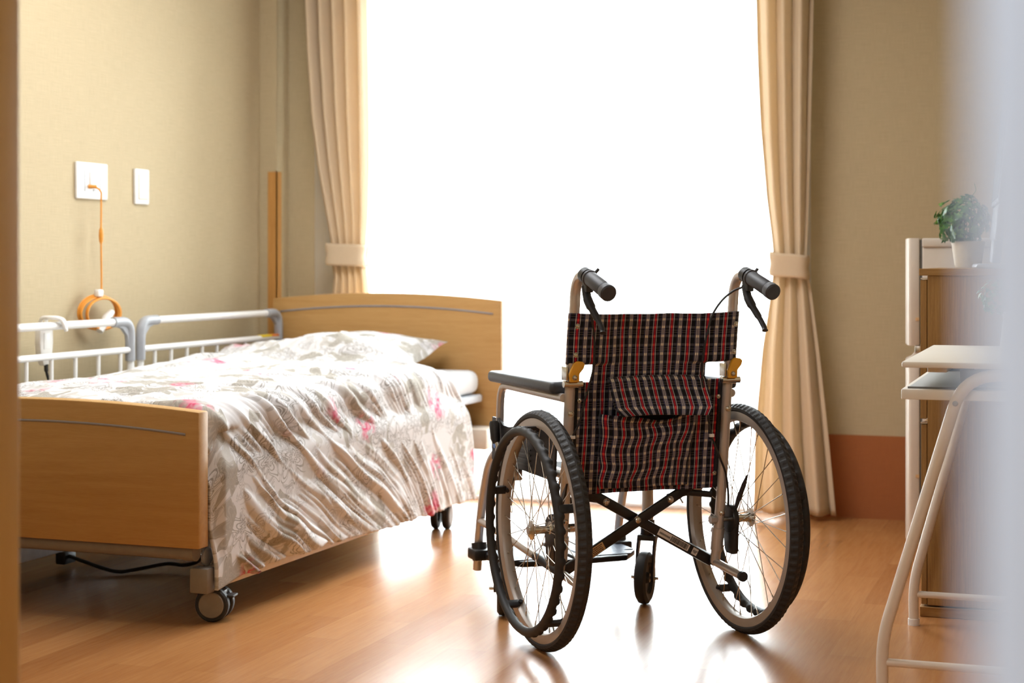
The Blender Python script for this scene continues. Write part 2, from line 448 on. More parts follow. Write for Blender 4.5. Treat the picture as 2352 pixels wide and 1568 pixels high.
def sstep(x, a, b):
    t = max(0.0, min(1.0, (x - a) / (b - a))); return t * t * (3 - 2 * t)

# ------------------------------------------------------------------ the room
XL, YW, XR, YB, ZC = -3.12, 6.09, .09, -1.6, 2.45
WX0, WX1, WZ1 = -2.80, -1.0, 2.12        # window opening
DZ = .297                                 # dado height
struct(MB().box((XL - .1, YB - .1, -.1), (1.1, YW + .1, 0)).build('floor', M['floor']))
struct(MB().box((XL - .1, YB - .1, ZC), (1.1, YW + .15, ZC + .1)).build('ceiling', M['ceiling']))
struct(MB().box((XL - .1, YB, 0), (XL, YW + .12, ZC)).build('wall_left', M['wall']))
struct(MB().box((XL, YW, 0), (WX0, YW + .12, ZC)).box((WX1, YW, 0), (XR + .1, YW + .12, ZC)).box((WX0, YW, WZ1), (WX1, YW + .12, ZC)).build('wall_window', M['wall']))
struct(MB().box((XR, .75, 0), (XR + .1, YW, ZC)).build('wall_right', M['wall']))
struct(MB().box((1.0, YB, 0), (1.1, .85, ZC)).box((XR + .1, .75, 0), (1.0, .85, ZC)).build('wall_corridor', M['wall']))
struct(MB().box((XL, YB - .1, 0), (1.1, YB, ZC)).build('wall_back', M['wall']))
struct(MB().box((XL, 1.62, 0), (-1.34, 1.74, ZC)).build('wall_partition', M['wall']))
struct(MB().box((-1.34, 1.60, 0), (-1.248, 1.76, ZC), .004).build('trim_1', M['jamb']))
struct(MB().box((WX1 + .0, YW - .004, 0), (XR, YW, DZ)).build('baseboard_window', M['dado']))
struct(MB().box((XR - .004, .9, 0), (XR, YW - .004, DZ)).build('baseboard_right', M['dado']))
CX0, CY0 = -3.047, 5.98                  # corner pilaster
struct(MB().box((XL, CY0, 0), (CX0, YW, ZC)).build('wall_pilaster', M['wall']))
struct(MB().box((CX0 - .036, CY0 - .004, 0), (CX0 + .004, CY0, 1.275)).box((CX0, CY0 - .004, 0), (CX0 + .004, CY0 + .036, 1.275)).build('trim_2', M['trimwood']))
# window: frame, two sliding sashes with glass
wf = MB()
for (a, b) in (((WX0, 0), (WX0 + .035, WZ1)), ((WX1 - .035, 0), (WX1, WZ1)), ((WX0, WZ1 - .035), (WX1, WZ1)), ((WX0, 0), (WX1, .02))):
    wf.box((a[0], YW + .02, a[1]), (b[0], YW + .11, b[1]))
wf = struct(wf.build('window_1', M['frame']))
xm = (WX0 + WX1) / 2
for (x0, x1, yy) in ((WX0 + .035, xm + .02, .075), (xm - .02, WX1 - .035, .045)):
    s_ = MB()
    for (a, b) in (((x0, .02), (x0 + .035, WZ1 - .035)), ((x1 - .035, .02), (x1, WZ1 - .035)), ((x0, WZ1 - .075), (x1, WZ1 - .035)), ((x0, .02), (x1, .06))):
        s_.box((a[0], YW + yy, a[1]), (b[0], YW + yy + .025, b[1]))
    sash = s_.build('window_sash', M['frame'], wf)
    MB().box((x0 + .03, YW + yy + .01, .05), (x1 - .03, YW + yy + .015, WZ1 - .07)).build('window_pane', M['glass'], sash)
struct(MB().box((-6, YW + .12, -.2), (3, YW + 12, -.04)).build('unseen_slab', M['ground']))  # unseen slab outside, lengthened and greyed to hold back light from below
# pale door panel standing open right beside the camera
dr = struct(MB().box((-.021, .33, .005), (.085, .42, 2.1), .004).build('door_1', M['door']))

# ------------------------------------------------------------------ curtains
def curtain(name, label, zs, xl, xr, pl, y0, amp, seed, z0, z1, tie, tielabel=None):
    root = thing(name, label, 'curtain', ((xl[0] + xr[0]) / 2, y0, z0))
    ox, oy, oz = root.location
    nz_, nt = 90, 220
    def fn(a, b):
        z = lerp(z1, z0, b)
        l, r = interp(z, zs, xl), interp(z, zs, xr); A = interp(z, zs, amp)
        t = a + .018 * nz(a * 5, z * 1.3, seed)
        ph = 2 * PI * pl * t + .5 * nz(a * 3, z * .7, seed + 9)
        f = math.sin(ph) + .35 * math.sin(2 * ph + 1.1 + seed)
        x = lerp(l, r, t) + .25 * A * math.cos(ph) * (.3 if a < .03 or a > .97 else 1)
        return (x - ox, y0 + A * f + .006 * nz(a * 9, z * 2, seed) - oy, z - oz)
    MB().grid(fn, nt, nz_).build('curtain_panel', M['curtain'], root, 180, solid=.0018)
    zc, hh, xa, xb, d, sag = tie
    def tb(a, b):
        an = 2 * PI * a; cx, rx = (xa + xb) / 2, (xb - xa) / 2
        z = zc + (b - .5) * hh + sag * math.cos(an)
        sgn = lambda v: math.copysign(abs(v) ** .55, v)
        return (cx + rx * sgn(math.cos(an)) * (1 + .03 * math.sin(3 * b * PI)) - ox, y0 + d * sgn(math.sin(an)) - oy, z - oz)
    MB().grid(tb, 60, 8).build('tieback', M['curtain'], root, 180, solid=.003)
    return root
YC = 5.985
curtain('curtain', 'peach cream curtain behind the wooden bed headboard, tied back beside the corner pilaster',
        [.02, .5, .86, .93, 1.0, 1.1, 1.3, 1.5, 1.75, 2.0, 2.35], [-2.87, -2.84, -2.80, -2.81, -2.815, -2.835, -2.875, -2.905, -2.925, -2.935, -2.94],
        [-2.60, -2.62, -2.66, -2.672, -2.668, -2.66, -2.655, -2.655, -2.658, -2.66, -2.66], 5, YC,
        [.035, .03, .018, .015, .018, .022, .028, .032, .035, .038, .04], 1.0, .025, 2.36, (.945, .085, -2.822, -2.662, .05, -.004))
curtain('curtain', 'peach cream curtain at the right of the window, tied back above the orange-brown wall base',
        [.02, .3, .6, .82, .91, 1.0, 1.15, 1.4, 1.7, 2.0, 2.35], [-1.138, -1.135, -1.112, -1.08, -1.07, -1.078, -1.098, -1.118, -1.132, -1.14, -1.15],
        [-.845, -.872, -.905, -.935, -.952, -.948, -.942, -.935, -.928, -.92, -.915], 3.6, YC,
        [.034, .03, .026, .02, .016, .02, .026, .03, .034, .036, .038], 5.3, .02, 2.36, (.905, .085, -1.08, -.945, .05, -.008))
# lace sheer hanging in front of the glass
def sheer(a, b):
    x = lerp(-2.92, -.95, a); z = lerp(2.36, .015, b)
    k = .6 + .4 * b
    return (x, 6.068 + .007 * math.sin(2 * PI * 19 * a + 1.2 * nz(a * 9, z * .4, 2)) * (1.4 - .7 * b), z)
tag(MB().grid(sheer, 420, 40).build('sheer_curtain', M['sheer'], None, 180), 'white translucent lace sheer drawn across the whole bright window', 'curtain')

# ------------------------------------------------------------------ bed (bed-local: x across, y along from the foot, z up)
BL, BR = (-2.590, 3.732, 0), R_(-1.42)
HW = .4775
bed = thing('care_bed', 'wooden adjustable care bed along the left wall with grey steel base', 'bed', BL, BR)
def arc_board(y0, y1, z0, zs, zm, bev=.004):
    pts = [(-HW, z0)] + [(HW, z0)]
    top = [(lerp(HW, -HW, k / 24), zs + (zm - zs) * (1 - (2 * k / 24 - 1) ** 2)) for k in range(25)]
    return MB().prism(pts + top, y0, y1, 'Y', bev)
hb = arc_board(2.14, 2.172, .225, .775, .80).build('headboard', M['bedwood'], bed, 30)
fb = arc_board(0, .048, .197, .541, .562).build('footboard', M['bedwood'], bed, 30)
def inlay(y, zs, zm, x0, par, hgt=.007):
    path = [(lerp(-x0, x0, k / 24), y, zs + (zm - zs) * (1 - (2 * k / 24 - 1) ** 2)) for k in range(25)]
    m = MB()
    def fn(a, b):
        p = path[round(a * 24)]; return (p[0], p[1] - (.0012 if 0 < b < 1 else 0), p[2] + (b - .5) * hgt)
    o = m.grid(fn, 24, 3).build('inlay_strip', M['inlay'], par, 30, solid=.001); o['label'] = 'thin grey inlay line'; return o
inlay(2.1394, .725, .75, .445, hb); inlay(-.0006, .484, .505, .44, fb, .006)
# edge band on the footboard's right edge is part of the board; base frame below
o = MB().tube([(-.36, .036, .182), (.44, .036, .182)], .020, 18).tube([(.415, .036, .182), (.45, .036, .182)], .022, 18).tube([(-.38, .036, .182), (-.34, .036, .182)], .022, 18).build('cross_tube', M['bedgrey'], bed)
o = MB().lathe([(0, .458), (.02, .457), (.024, .454), (.024, .448)], 'X', (0, .085, .165), 24).build('end_plate', M['railgrey'], bed)
for sx in (1, -1):
    MB().box((sx * .465 - .022, .06, .085), (sx * .465 + .016, 1.95, .14), .003).build('base_beam', M['cream' if sx > 0 else 'bedgrey'], bed)
    MB().box((sx * .46 - .03, .035, .078), (sx * .46 + .022, .075, .142), .004).build('beam_cap', M['bedgrey'], bed)
MB().box((-.38, .08, .235), (.38, 2.12, .27), .004).build('lift_frame', M['bedgrey'], bed)
MB().box((.30, 2.0, .235), (HW - .004, 2.139, .31), .006).build('head_bracket', M['cream'], bed)
MB().box((-.412, .07, .40), (.412, 2.12, .428), .008).build('mattress_deck', M['deckgrey'], bed)
MB().tube([(-.305, .7, .26), (-.305, .7, .10)], .02).build('lift_post', M['bedgrey'], bed)
MB().box((-.320, .12, .062), (-.290, .80, .104), .003).build('lower_rail', M['deckgrey'], bed)
MB().tube([(.3, .7, .26), (.3, 1.5, .13)], .016).build('lift_arm', M['bedgrey'], bed)
def bed_caster(x, y, rz):
    T = Matrix.Translation((x, y, 0)) @ Matrix.Rotation(rz, 4, 'Z')
    def put(mb):
        mb.v = [tuple(T @ Vector(v)) for v in mb.v]; return mb
    c = put(MB().box((-.026, -.04, .058), (.026, .03, .080), .006).tube([(0, 0, .07), (0, 0, .088)], .009).box((-.02, .028, .062), (.02, .055, .068), .002)).build('caster', M['black'], bed)
    for sx in (-1, 1):
        put(MB().lathe([(.020, -.011), (.040, -.012), (.044, -.007), (.044, .007), (.040, .012), (.020, .011)], 'X', (sx * .020, 0, .044), 36)).build('caster_wheel', M['rubber'], c)
        put(MB().lathe([(0, sx * .0345), (.0315, sx * .0345), (.034, sx * .031)], 'X', (0, 0, .044), 36)).build('hub_cap', M['bedgrey'], c)
    return c
bed_caster(.466, .10, R_(-78)); bed_caster(.44, 1.66, R_(10)); bed_caster(-.45, .10, R_(60)); bed_caster(-.45, 1.66, R_(30))
# cable sagging below the bed
cb = MB().tube(curve([(-.335, .60, .034), (-.25, .56, .028), (-.13, .54, .010), (-.09, .58, .010), (-.03, .66, .018), (.03, .66, .018), (.08, .655, .032), (.12, .60, .06), (.16, .50, .12), (.17, .45, .22)]), .0055, 10).build('mains_cable', M['black'])
MB().box((-.36, .57, .01), (-.325, .63, .05), .006).build('plug_block', M['black'], cb)
cb.location = BL; cb.rotation_euler = (0, 0, BR); tag(cb, 'black cable drooping onto the floor under the bed foot', 'cable')
# mattress
mt = MB().box((-.405, .115, .430), (.405, 2.115, .518), .035, 4).build('mattress', M['sheet']); mt.location = BL; mt.rotation_euler = (0, 0, BR)
tag(mt, 'white sheeted mattress showing bare at the head end of the bed', 'mattress')
# bed rails
def bed_rail(y0, y1, label, nb, tags=False):
    root = thing('bed_rail', label, 'bed rail', BL, BR)
    x = -.432; zt, zm, zb = .722, .628, .475
    r = .0125; e = .10
    MB().tube([(x, y0 + e, zt), (x, y1 - e, zt)], r).build('top_bar', M['white'], root)
    mb_ = MB().tube([(x, y0 + .012, zm), (x, y1 - .012, zm)], r * .85).build('middle_bar', M['white'], root)
    for s_, ya in ((1, y0 + .013), (-1, y1 - .013)):
        MB().tube(fillet([(x, ya + s_ * e, zt), (x, ya, zt), (x, ya, zt - .13)], .05, 8), .0165, 16).prism(
            [(ya + s_ * .012, zt - .10), (ya + s_ * .012, zt - .012), (ya + s_ * .09, zt - .012), (ya + s_ * .05, zt - .022), (ya + s_ * .024, zt - .045)], x - .006, x + .006, 'X').build('corner_elbow', M['railgrey'], root)
        MB().tube([(x, ya, zt - .12), (x, ya, .36)], .011).build('rail_post', M['white'], root)
    for k in range(nb):
        yk = lerp(y0 + .10, y1 - .07, k / (nb - 1)); MB().tube([(x, yk, zm), (x, yk, zb - .05)], .0065, 10).build('baluster', M['white'], root)
    MB().tube([(x, y0, zb - .05), (x, y1, zb - .05)], .010).build('bottom_bar', M['white'], root)
    if tags:
        MB().box((x - .012, y1 - .16, zm + .004), (x + .012, y1 - .085, zm + .0125), .001).build('warning_label', M['yellowtag'], mb_)['label'] = 'yellow warning label'
        MB().box((x - .012, y1 - .085, zm + .004), (x + .012, y1 - .03, zm + .0125), .001).build('warning_label', M['redtag'], mb_)['label'] = 'orange warning label'
    else:
        MB().tube(fillet([(x, y1 - .008, .60), (x + .004, y1 - .008, .555), (x + .004, y1 + .03, .548)], .02), .009, 10).build('release_lever', M['white'], root)
    return root
bed_rail(.18, 1.095, 'white bed rail nearer the foot, carrying the hanging remote control', 7)
bed_rail(1.13, 2.118, 'white bed rail nearer the headboard, with a yellow and orange tag', 9, True)
# pillow
def pil(a, b):
    u, v = 2 * a - 1, 2 * b - 1
    p = lambda t: abs(t) ** 2.4
    h = ((1 - p(u)) ** .62) * ((1 - p(v)) ** .62)
    x = u * .285 * (1 - .055 * (1 - v * v)); y = v * .20 * (1 - .07 * (1 - u * u))
    return x, y, h
def pil_top(a, b):
    x, y, h = pil(a, b); return (x, y, .012 + .088 * h + .006 * nz(x * 9, y * 9, 3) * h + .022 * sstep(x, .15, .29) * sstep(y, .0, .18))
def pil_bot(a, b):
    x, y, h = pil(a, b); return (x, y, .012 - .010 * h + .022 * sstep(x, .15, .29) * sstep(y, .0, .18))
pm = MB().grid(pil_top, 50, 40, lambda a, b: (a * .57, b * .4)).grid(pil_bot, 50, 40, lambda a, b: (a * .57, b * .4))
po_ = pm.build('pillow', M['pillowcase'], None, 180)
a_ = Matrix.Translation(BL) @ Matrix.Rotation(BR, 4, 'Z') @ Matrix.Translation((.0, 1.90, .556)) @ Matrix.Rotation(R_(9), 4, 'X')
po_.matrix_world = a_
tag(po_, 'floral pillow with a pointed corner, propped before the headboard', 'pillow')
# duvet: a sheet over the mattress that turns down over the right side
def ridged(x, y, z=0.0):
    n = 1 - abs(nz(x, y, z)) * 2.1; return max(0.0, n) ** 1.6
S_TOP, RC = .815, .055
def duvet(a, b):
    y = lerp(.058, 1.0, b) * 1.0
    y = .058 + b * (1.80 - .058)
    drop = interp(y, [.05, .12, .3, .6, .9, 1.2, 1.6, 1.8], [.455, .452, .43, .435, .45, .462, .468, .47])
    Lc = RC * PI / 2; total = S_TOP + Lc + drop
    s = a * total
    x0 = -.408
    # head edge of the sheet wanders
    yh = y
    if b > .86:
        k = (b - .86) / .14
        yh += k * (.03 * math.sin(s * 7 + .6) - .05 * bell(s, .55, .16) + .02 * nz(s * 6, 2) - .085 * sstep(s, .52, .78) + .10 * sstep(s, .88, 1.28))
    zt = .548
    crown = .020 * (1 - (2 * min(s, S_TOP) / S_TOP - 1) ** 2)
    zt += crown
    zt += .034 * bell(s, .05, .17) * sstep(y, .85, 1.60) * (1 - .6 * sstep(y, 1.62, 1.72))      # heap along the left rail
    zt += .026 * bell(s, .03, .06) * bell(y, 1.62, .06)                                       # flipped corner
    zt += .085 * sstep(y, 1.46, 1.70) * bell(s, .40, .26)                                      # over the pillow
    zt += .012 * nz(s * 4, y * 3, 5)
    zt -= .02 * (1 - sstep(y, .05, .30)) * (1 - .5 * sstep(s, .5, .8))
    zt -= .04 * sstep(y, 1.60, 1.80) * sstep(s, .62, .84)
    flare = .10 + .05 * sstep(y, .2, .9) - .03 * sstep(y, 1.2, 1.7)
    inset = -.03 * (1 - sstep(y, .06, .22))
    zt -= .030 * (1 - sstep(s, 0.0, .08))
    zt = max(zt, .531) - .055 * (1 - sstep(y, .058, .105))
    if s <= S_TOP:
        P = Vector((x0 + s, yh, zt)); N = Vector((0, 0, 1))
    elif s <= S_TOP + Lc:
        t = (s - S_TOP) / RC; P = Vector((x0 + S_TOP + RC * math.sin(t), yh, zt - RC * (1 - math.cos(t)))); N = Vector((math.sin(t), 0, math.cos(t)))
    else:
        t = s - S_TOP - Lc; q = t / drop
        dz = min(t, t) * (zt - RC - .105 - .0) / drop * 1.0
        hem = interp(y, [.05, .15, .4, .8, 1.2, 1.6, 1.8], [.078, .088, .108, .104, .088, .086, .08])
        P = Vector((x0 + S_TOP + RC + flare * t - .10 * t * q * .35 + inset * (1 - q * .2), yh, lerp(zt - RC, hem, q))); N = Vector((1, 0, .12)).normalized()
    # folds: on the drape they run down and towards the head
    e = max(0.0, s - .50)
    psi = y - .95 * e * (.45 + .75 * e) * (1 - .55 * sstep(y, 1.0, 1.7))
    k = sstep(s, .35, .95); foot = 1 - .45 * sstep(y, .7, 1.5)
    psi += .05 * nz(s * 2.6, y * 2.2, 31) + .018 * nz(s * 7, y * 6, 37)
    m1 = .35 + .9 * max(0, .5 + nz(psi * 4, s * 3.4, 41)); m2 = max(0, .45 + 1.2 * nz(psi * 7, s * 5, 43)); m3 = max(0, .4 + 1.2 * nz(psi * 9, s * 6, 47))
    f1 = ridged(psi * 8.0, s * 1.1, 1.7); f2 = ridged(psi * 17, s * 2.0, 4.2); f3 = ridged(psi * 34, s * 3.6, 7.9)
    d = k * foot * (.015 * f1 * m1 + .016 * f2 * m2 + .010 * f3 * m3)
    # on the top they run lengthwise and lie flatter
    g1 = ridged(s * 9 + .8 * nz(y * 2, 1), y * 2.4, 11); g2 = ridged(s * 21 + .5 * y, y * 4.5, 13)
    d += (1 - k) * (.010 * g1 + .005 * g2) * (.6 + .6 * sstep(y, .5, 1.4))
    d += k * .010 * nz(psi * 3, s * 2, 21)
    P = P + N * d
    if s > S_TOP + Lc: P.z -= sstep(s, S_TOP + Lc, total) * (.006 * f2 * m2 - .008 + .012 * nz(y * 9, 3))
    if s > S_TOP + Lc: P.x = max(P.x, lerp(.462, .494, sstep(s, S_TOP + Lc, S_TOP + Lc + .12))) - .022 * (1 - sstep(y, .058, .10)) * sstep(P.z, .13, .27)
    return (P.x, P.y, P.z)
ND, NS = 260, 330
dv = MB().grid(duvet, ND, NS, lambda a, b: (a * 1.35, b * 1.75)).build('duvet', M['floral'], None, 180, solid=.010)
dv.location = BL; dv.rotation_euler = (0, 0, BR)
tag(dv, 'rumpled white floral paisley duvet hanging over the side of the bed', 'duvet')

# ------------------------------------------------------------------ things on the left wall
XWL = XL
pw = MB().box((XWL, 4.69, 1.125), (XWL + .010, 4.872, 1.245), .004).build('call_plate', M['white']); tag(pw, 'wide white wall plate with the orange cord plugged in', 'wall plate')
for yy in (4.735, 4.785, 4.795, 4.825):
    MB().box((XWL + .009, yy - .0015, 1.150), (XWL + .0115, yy + .0015, 1.222)).build('seam', M['railgrey'], pw)
MB().box((XWL + .009, 4.762, 1.158), (XWL + .016, 4.79, 1.216), .003).build('jack_panel', M['white'], pw)
ps = MB().box((XWL, 5.045, 1.118), (XWL + .010, 5.135, 1.240), .004).build('switch_plate', M['white']); tag(ps, 'narrow white switch plate on the wall, right of the plug plate', 'switch')
MB().box((XWL + .009, 5.062, 1.135), (XWL + .014, 5.12, 1.224), .003).build('rocker', M['ivory'], ps)
nc = thing('nurse_call_cord', 'orange nurse call cord hanging from the wall plate, coiled at the bottom', 'call cord', (XWL + .04, 4.76, .75))
ox, oy, oz = nc.location
L_ = lambda pts: [(p[0] - ox, p[1] - oy, p[2] - oz) for p in pts]
xw = -3.08
MB().tube(curve(L_([(XWL + .016, 4.758, 1.166), (XWL + .03, 4.765, 1.164), (xw, 4.782, 1.150), (xw, 4.785, 1.12), (xw, 4.784, 1.0), (xw, 4.786, .9), (xw, 4.787, .80)])), .0032, 10).build('cord', M['orange'], nc)
MB().lathe([(.003, -.028), (.0065, -.018), (.008, 0), (.0065, .018), (.003, .028)], 'Z', L_([(xw, 4.784, 1.005)])[0], 14).build('joint_bead', M['orange'], nc)
MB().tube(L_([(XWL + .012, 4.752, 1.166), (XWL + .034, 4.768, 1.165)]), .006, 12).build('plug', M['orange'], nc)
for k in range(5):
    ryy, rzz = .092 - .003 * k + .004 * math.sin(k), .056 - .0015 * k; c0 = (xw + .006 * k - .01, 4.776 + (.012 if k == 3 else .003 * math.sin(2 * k)), .750 + .003 * math.cos(k))
    MB().tube(L_([(c0[0] + .012 * math.cos(t), c0[1] + ryy * math.cos(t), c0[2] + rzz * math.sin(t)) for t in [2 * PI * q / 40 for q in range(41)]]), .0036, 8, False).build('coil_loop', M['orange'], nc)
MB().box(L_([(xw - .008, 4.752, .803)])[0], L_([(xw + .012, 4.784, .828)])[0], .006).build('cable_tie', M['clearwhite'], nc)['label'] = 'milky white cable tie'
MB().tube(L_([(xw + .01, 4.76, .69), (xw + .012, 4.80, .735), (xw + .012, 4.83, .752)]), [.012, .014, .010], 14).build('push_button', M['clearwhite'], nc)['label'] = 'milky white push button'
# bed remote on the near rail
ba = R_(-1.42)
def bw(x, y, z): return (BL[0] + x * math.cos(ba) - y * math.sin(ba), BL[1] + x * math.sin(ba) + y * math.cos(ba), z)
rp = bw(-.470, .668, 0)
rm = thing('bed_remote', 'white bed remote control hooked over the near bed rail', 'remote control', (rp[0], rp[1], .60), BR)
MB().prism([(-.032, .130), (-.034, .07), (-.030, .035), (-.013, .0), (.013, .0), (.030, .035), (.034, .07), (.032, .130)], -.011, .011, 'X', .005).build('handset', M['clearwhite'], rm)
MB().box((.0105, -.016, .05), (.0125, .016, .10), .001).build('keypad', M['white'], rm)
MB().tube(fillet([(.0, .01, .12), (.0, .01, .147), (.04, .014, .147), (.058, .022, .140), (.059, .032, .105)], .012), .006, 10).tube(curve([(.0, -.02, .125), (.01, -.022, .146), (.04, -.012, .147), (.057, .006, .140), (.060, .024, .112)]), .006, 10).build('hook', M['clearwhite'], rm)
MB().tube(curve([(.008, 0, .003), (.008, .002, -.02), (.010, .014, -.05), (.012, .028, -.058), (.008, .03, -.066)]), [.0065] * 8 + [.0045] * 25, 10).build('lead', M['black'], rm)

# ------------------------------------------------------------------ wheelchair (chair-local: x right, y forward, z up)
CH, CA = (-1.0231, 3.9526, 0), R_(39.24)
wc = thing('wheelchair', 'folding wheelchair with navy and red tartan back, seen from behind', 'wheelchair', CH, CA)
PX, WR, WX = .208, .283, .267
POLE = [(.029, .172), (.012, .25), (-.004, .34), (-.022, .48), (-.036, .61), (-.052, .72), (-.067, .815)]
def pole_y(z): return interp(z, [p[1] for p in POLE], [p[0] for p in POLE])
def bolt(x, y, z, par, axis='Y', r=.006, d=-1, name='bolt'):
    return MB().lathe([(0, d * .0055), (r * .6, d * .0052), (r, d * .003), (r, 0), (r * 1.35, 0), (r * 1.35, -d * .0015)], axis, (x, y, z), 16).build(name, M['steel'], par)
for sx in (-1, 1):
    X = sx * PX
    # back post with the bent push handle tube
    pts = [(X, y, z) for y, z in POLE] + [(X, -.071, .848), (X, -.084, .872), (X, -.106, .886), (X, -.150, .884), (X, -.24, .857)]
    post = MB().tube(curve(pts, 6), .0125, 18).build('back_post', M['alu'], wc)
    bolt(X + .0, pole_y(.56) - .012, .56, post); bolt(X, pole_y(.30) - .012, .30, post)
    MB().tube([(X, .020, .205), (X, .010, .262)], .0155, 18).build('axle_sleeve', M['alu'], post)
    g0, g1 = Vector((X, -.152, .8835)), Vector((X, -.268, .8475)); gd = (g1 - g0).normalized()
    gp = MB().tube([g0, g0 + gd * .004, g0 + gd * .010, g0 + gd * .012, g0 + gd * .016, g0 + gd * .094, g0 + gd * .096, g0 + gd * .1, g0 + gd * .118, g0 + gd * .1215], [.0165, .0195, .0195, .0172, .0175, .0182, .0172, .0195, .0195, .0165], 24).build('push_grip', M['grip'], wc)
    # brake lever below the grip
    bk = MB().tube([(X, -.128, .889), (X, -.148, .884)], .0185, 20).box((X - .006, -.152, .848), (X + .012, -.122, .882), .003).tube([(X + .022, -.13, .890), (X + .034, -.128, .902)], .004, 10).build('brake_lever_clamp', M['black'], wc)
    lv = [(X + .002, -.128, .862), (X + .001, -.140, .836), (X + .004, -.155, .815), (X + .010, -.176, .790), (X + .013, -.196, .768), (X + .012, -.205, .757)]
    MB().tube(curve(lv, 5), [.0105] * 6 + [.0115] * 5 + [.009] * 5 + [.007] * 5 + [.0065] * 4 + [.008], 12, flat=(1, .8)).build('brake_lever', M['black'], bk)
    bolt(X + .003, -.150, .862, bk, r=.0035)
    # side tubes
    MB().tube(fillet([(X, -.02, .411), (X, .475, .421), (X, .545, .372), (X, .613, .214), (X, .634, .076)], .07, 8), .0118, 16).build('seat_and_front_tube', M['alu'], wc)
    lt = MB().tube([(X, .604, .213), (X, .36, .200), (X, .125, .181), (X, -.112, .1625)], .0105, 16).build('lower_tube', M['alu'], wc)
    MB().tube([(X, .185, .1865), (X, .03, .1745)], .0125, 16).build('plastic_sleeve', M['black'], lt)
    MB().tube([(X, -.111, .1626), (X, -.121, .1618)], .0122, 16).build('tip_cap', M['black'], lt)
    # caster
    MB().tube([(X, .425, .412), (X, .425, .205)], .0155, 18).build('caster_tube', M['alu'], wc)
    fk = MB().lathe([(0, .222), (.019, .222), (.020, .178), (.016, .170), (0, .170)], 'Z', (0, 0, 0), 24)
    for q in (-1, 1): fk.prism([(.016, .178), (-.018, .178), (-.034, .14), (-.044, .075), (-.040, .06), (-.028, .06), (-.024, .075), (-.010, .135)], q * .0225 - .003, q * .0225 + .003, 'X', .001)
    fk.box((-.025, -.022, .166), (.025, .020, .182), .003)
    fk = fk.build('caster_fork', M['blacksteel'], wc)
    fk.location = (X, .425, 0); fk.rotation_euler = (0, 0, R_(-38 if sx > 0 else -20))
    MB().lathe([(.044, -.013), (.060, -.0165), (.0685, -.011), (.070, 0), (.0685, .011), (.060, .0165), (.044, .013)], 'X', (0, -.035, .070), 48).build('caster_tyre', M['rubber'], fk)
    MB().lathe([(.046, -.011), (.042, -.011), (.040, -.004), (.016, -.004), (.012, -.014), (0, -.014), (0, .014), (.012, .014), (.016, .004), (.040, .004), (.042, .011), (.046, .011)], 'X', (0, -.035, .070), 40).build('caster_hub', M['black'], fk)
    MB().tube([(-.037, -.035, .070), (.037, -.035, .070)], .0045, 10).build('caster_axle', M['steel'], fk)
    # armrest
    AXX = sx * .222
    MB().tube(fillet([(AXX, -.034, .597), (AXX, .405, .600), (AXX, .418, .42)], .05, 8), .0105, 14).build('armrest_tube', M['alu'], wc)
    def padf(p0=AXX):
        o_ = []
        for k in range(15): t = k / 14; o_.append((-.012 + .45 * t, .628))
        return o_
    MB().box((AXX - .027, -.015, .605), (AXX + .027, .440, .634), .011, 3).build('armrest_pad', M['pad'], wc)
    # side guard
    gpts = [(.445, .512), (.448, .40), (.02, .395), (.005, .42), (-.002, .47), (-.004, .52), (.012, .546), (.05, .557), (.09, .560), (.13, .553), (.17, .538), (.21, .519), (.25, .505), (.32, .496), (.36, .497), (.40, .512)]
    sg = MB().prism(gpts, sx * .229 - .003, sx * .229 + .003, 'X').build('side_guard', M['black'], wc)
    MB().box((sx * .2325 - .001, .405, .47), (sx * .2325 + .001, .438, .50)).build('guard_sticker', M['labelwhite'], sg)
    MB().lathe([(0, sx * .0012), (.011, sx * .0012), (.011, 0)], 'X', (sx * .2325, .425, .442), 20).build('guard_sticker', M['blue'], sg)
    for k in range(4): MB().box((sx * .233 - .001, .16, .412 + .013 * k), (sx * .233 + .001, .27, .416 + .013 * k)).build('guard_slot', M['blacksteel'], sg)
    # parking brake: knob, lever, block
    pk = MB().box((sx * .225 - .012, .265, .365), (sx * .225 + .012, .305, .402), .004).tube([(sx * .235, .30, .39), (sx * .243, .345, .42), (sx * .246, .378, .46)], .006, 10).tube([(sx * .235, .275, .375), (sx * .25, .262, .345)], .006, 10).tube([(sx * .232, .275, .37), (sx * .236, .29, .30), (sx * .240, .275, .285)], .0025, 8).build('parking_brake', M['steel'], wc)
    MB().tube([(sx * .246, .374, .452), (sx * .247, .379, .462), (sx * .247, .386, .500), (sx * .247, .387, .506)], [.010, .0125, .0135, .011], 18).build('brake_knob', M['black'], pk)
    # folding-back latch
    yb = pole_y(.655)
    la = MB().box((X - .016, yb - .016, .625), (X + .016, yb + .014, .640), .003).tube([(X - .022, yb - .01, .632), (X + .022, yb - .01, .632)], .0075, 12).prism([(-.006, .630), (-.014, .664), (-.010, .672), (.008, .640)], 0, .003, 'X') if False else MB().box((X - .016, yb - .016, .622), (X + .016, yb + .014, .640), .003).tube([(X - .024, yb - .012, .631), (X + .024, yb - .012, .631)], .008, 14).box((X - .019, yb - .018, .640), (X - .015, yb + .012, .672), .001)
    la = la.build('fold_latch', M['steel'], wc)
    ly = yb - .020
    lp = [(-.012, .636), (-.014, .655), (-.008, .668), (-.002, .680), (.006, .686), (.020, .684), (.026, .678), (.022, .667), (.012, .656), (.011, .636)]
    yl = MB().prism([(X + p[0], p[1]) for p in lp], ly - .007, ly + .004, 'Y', .0025).build('latch_lever', M['yellow'], la); yl['label'] = 'amber yellow latch lever'
    bolt(X - .001, ly - .007, .647, yl, r=.0048)
    # foot plate
    fx = sx * .115
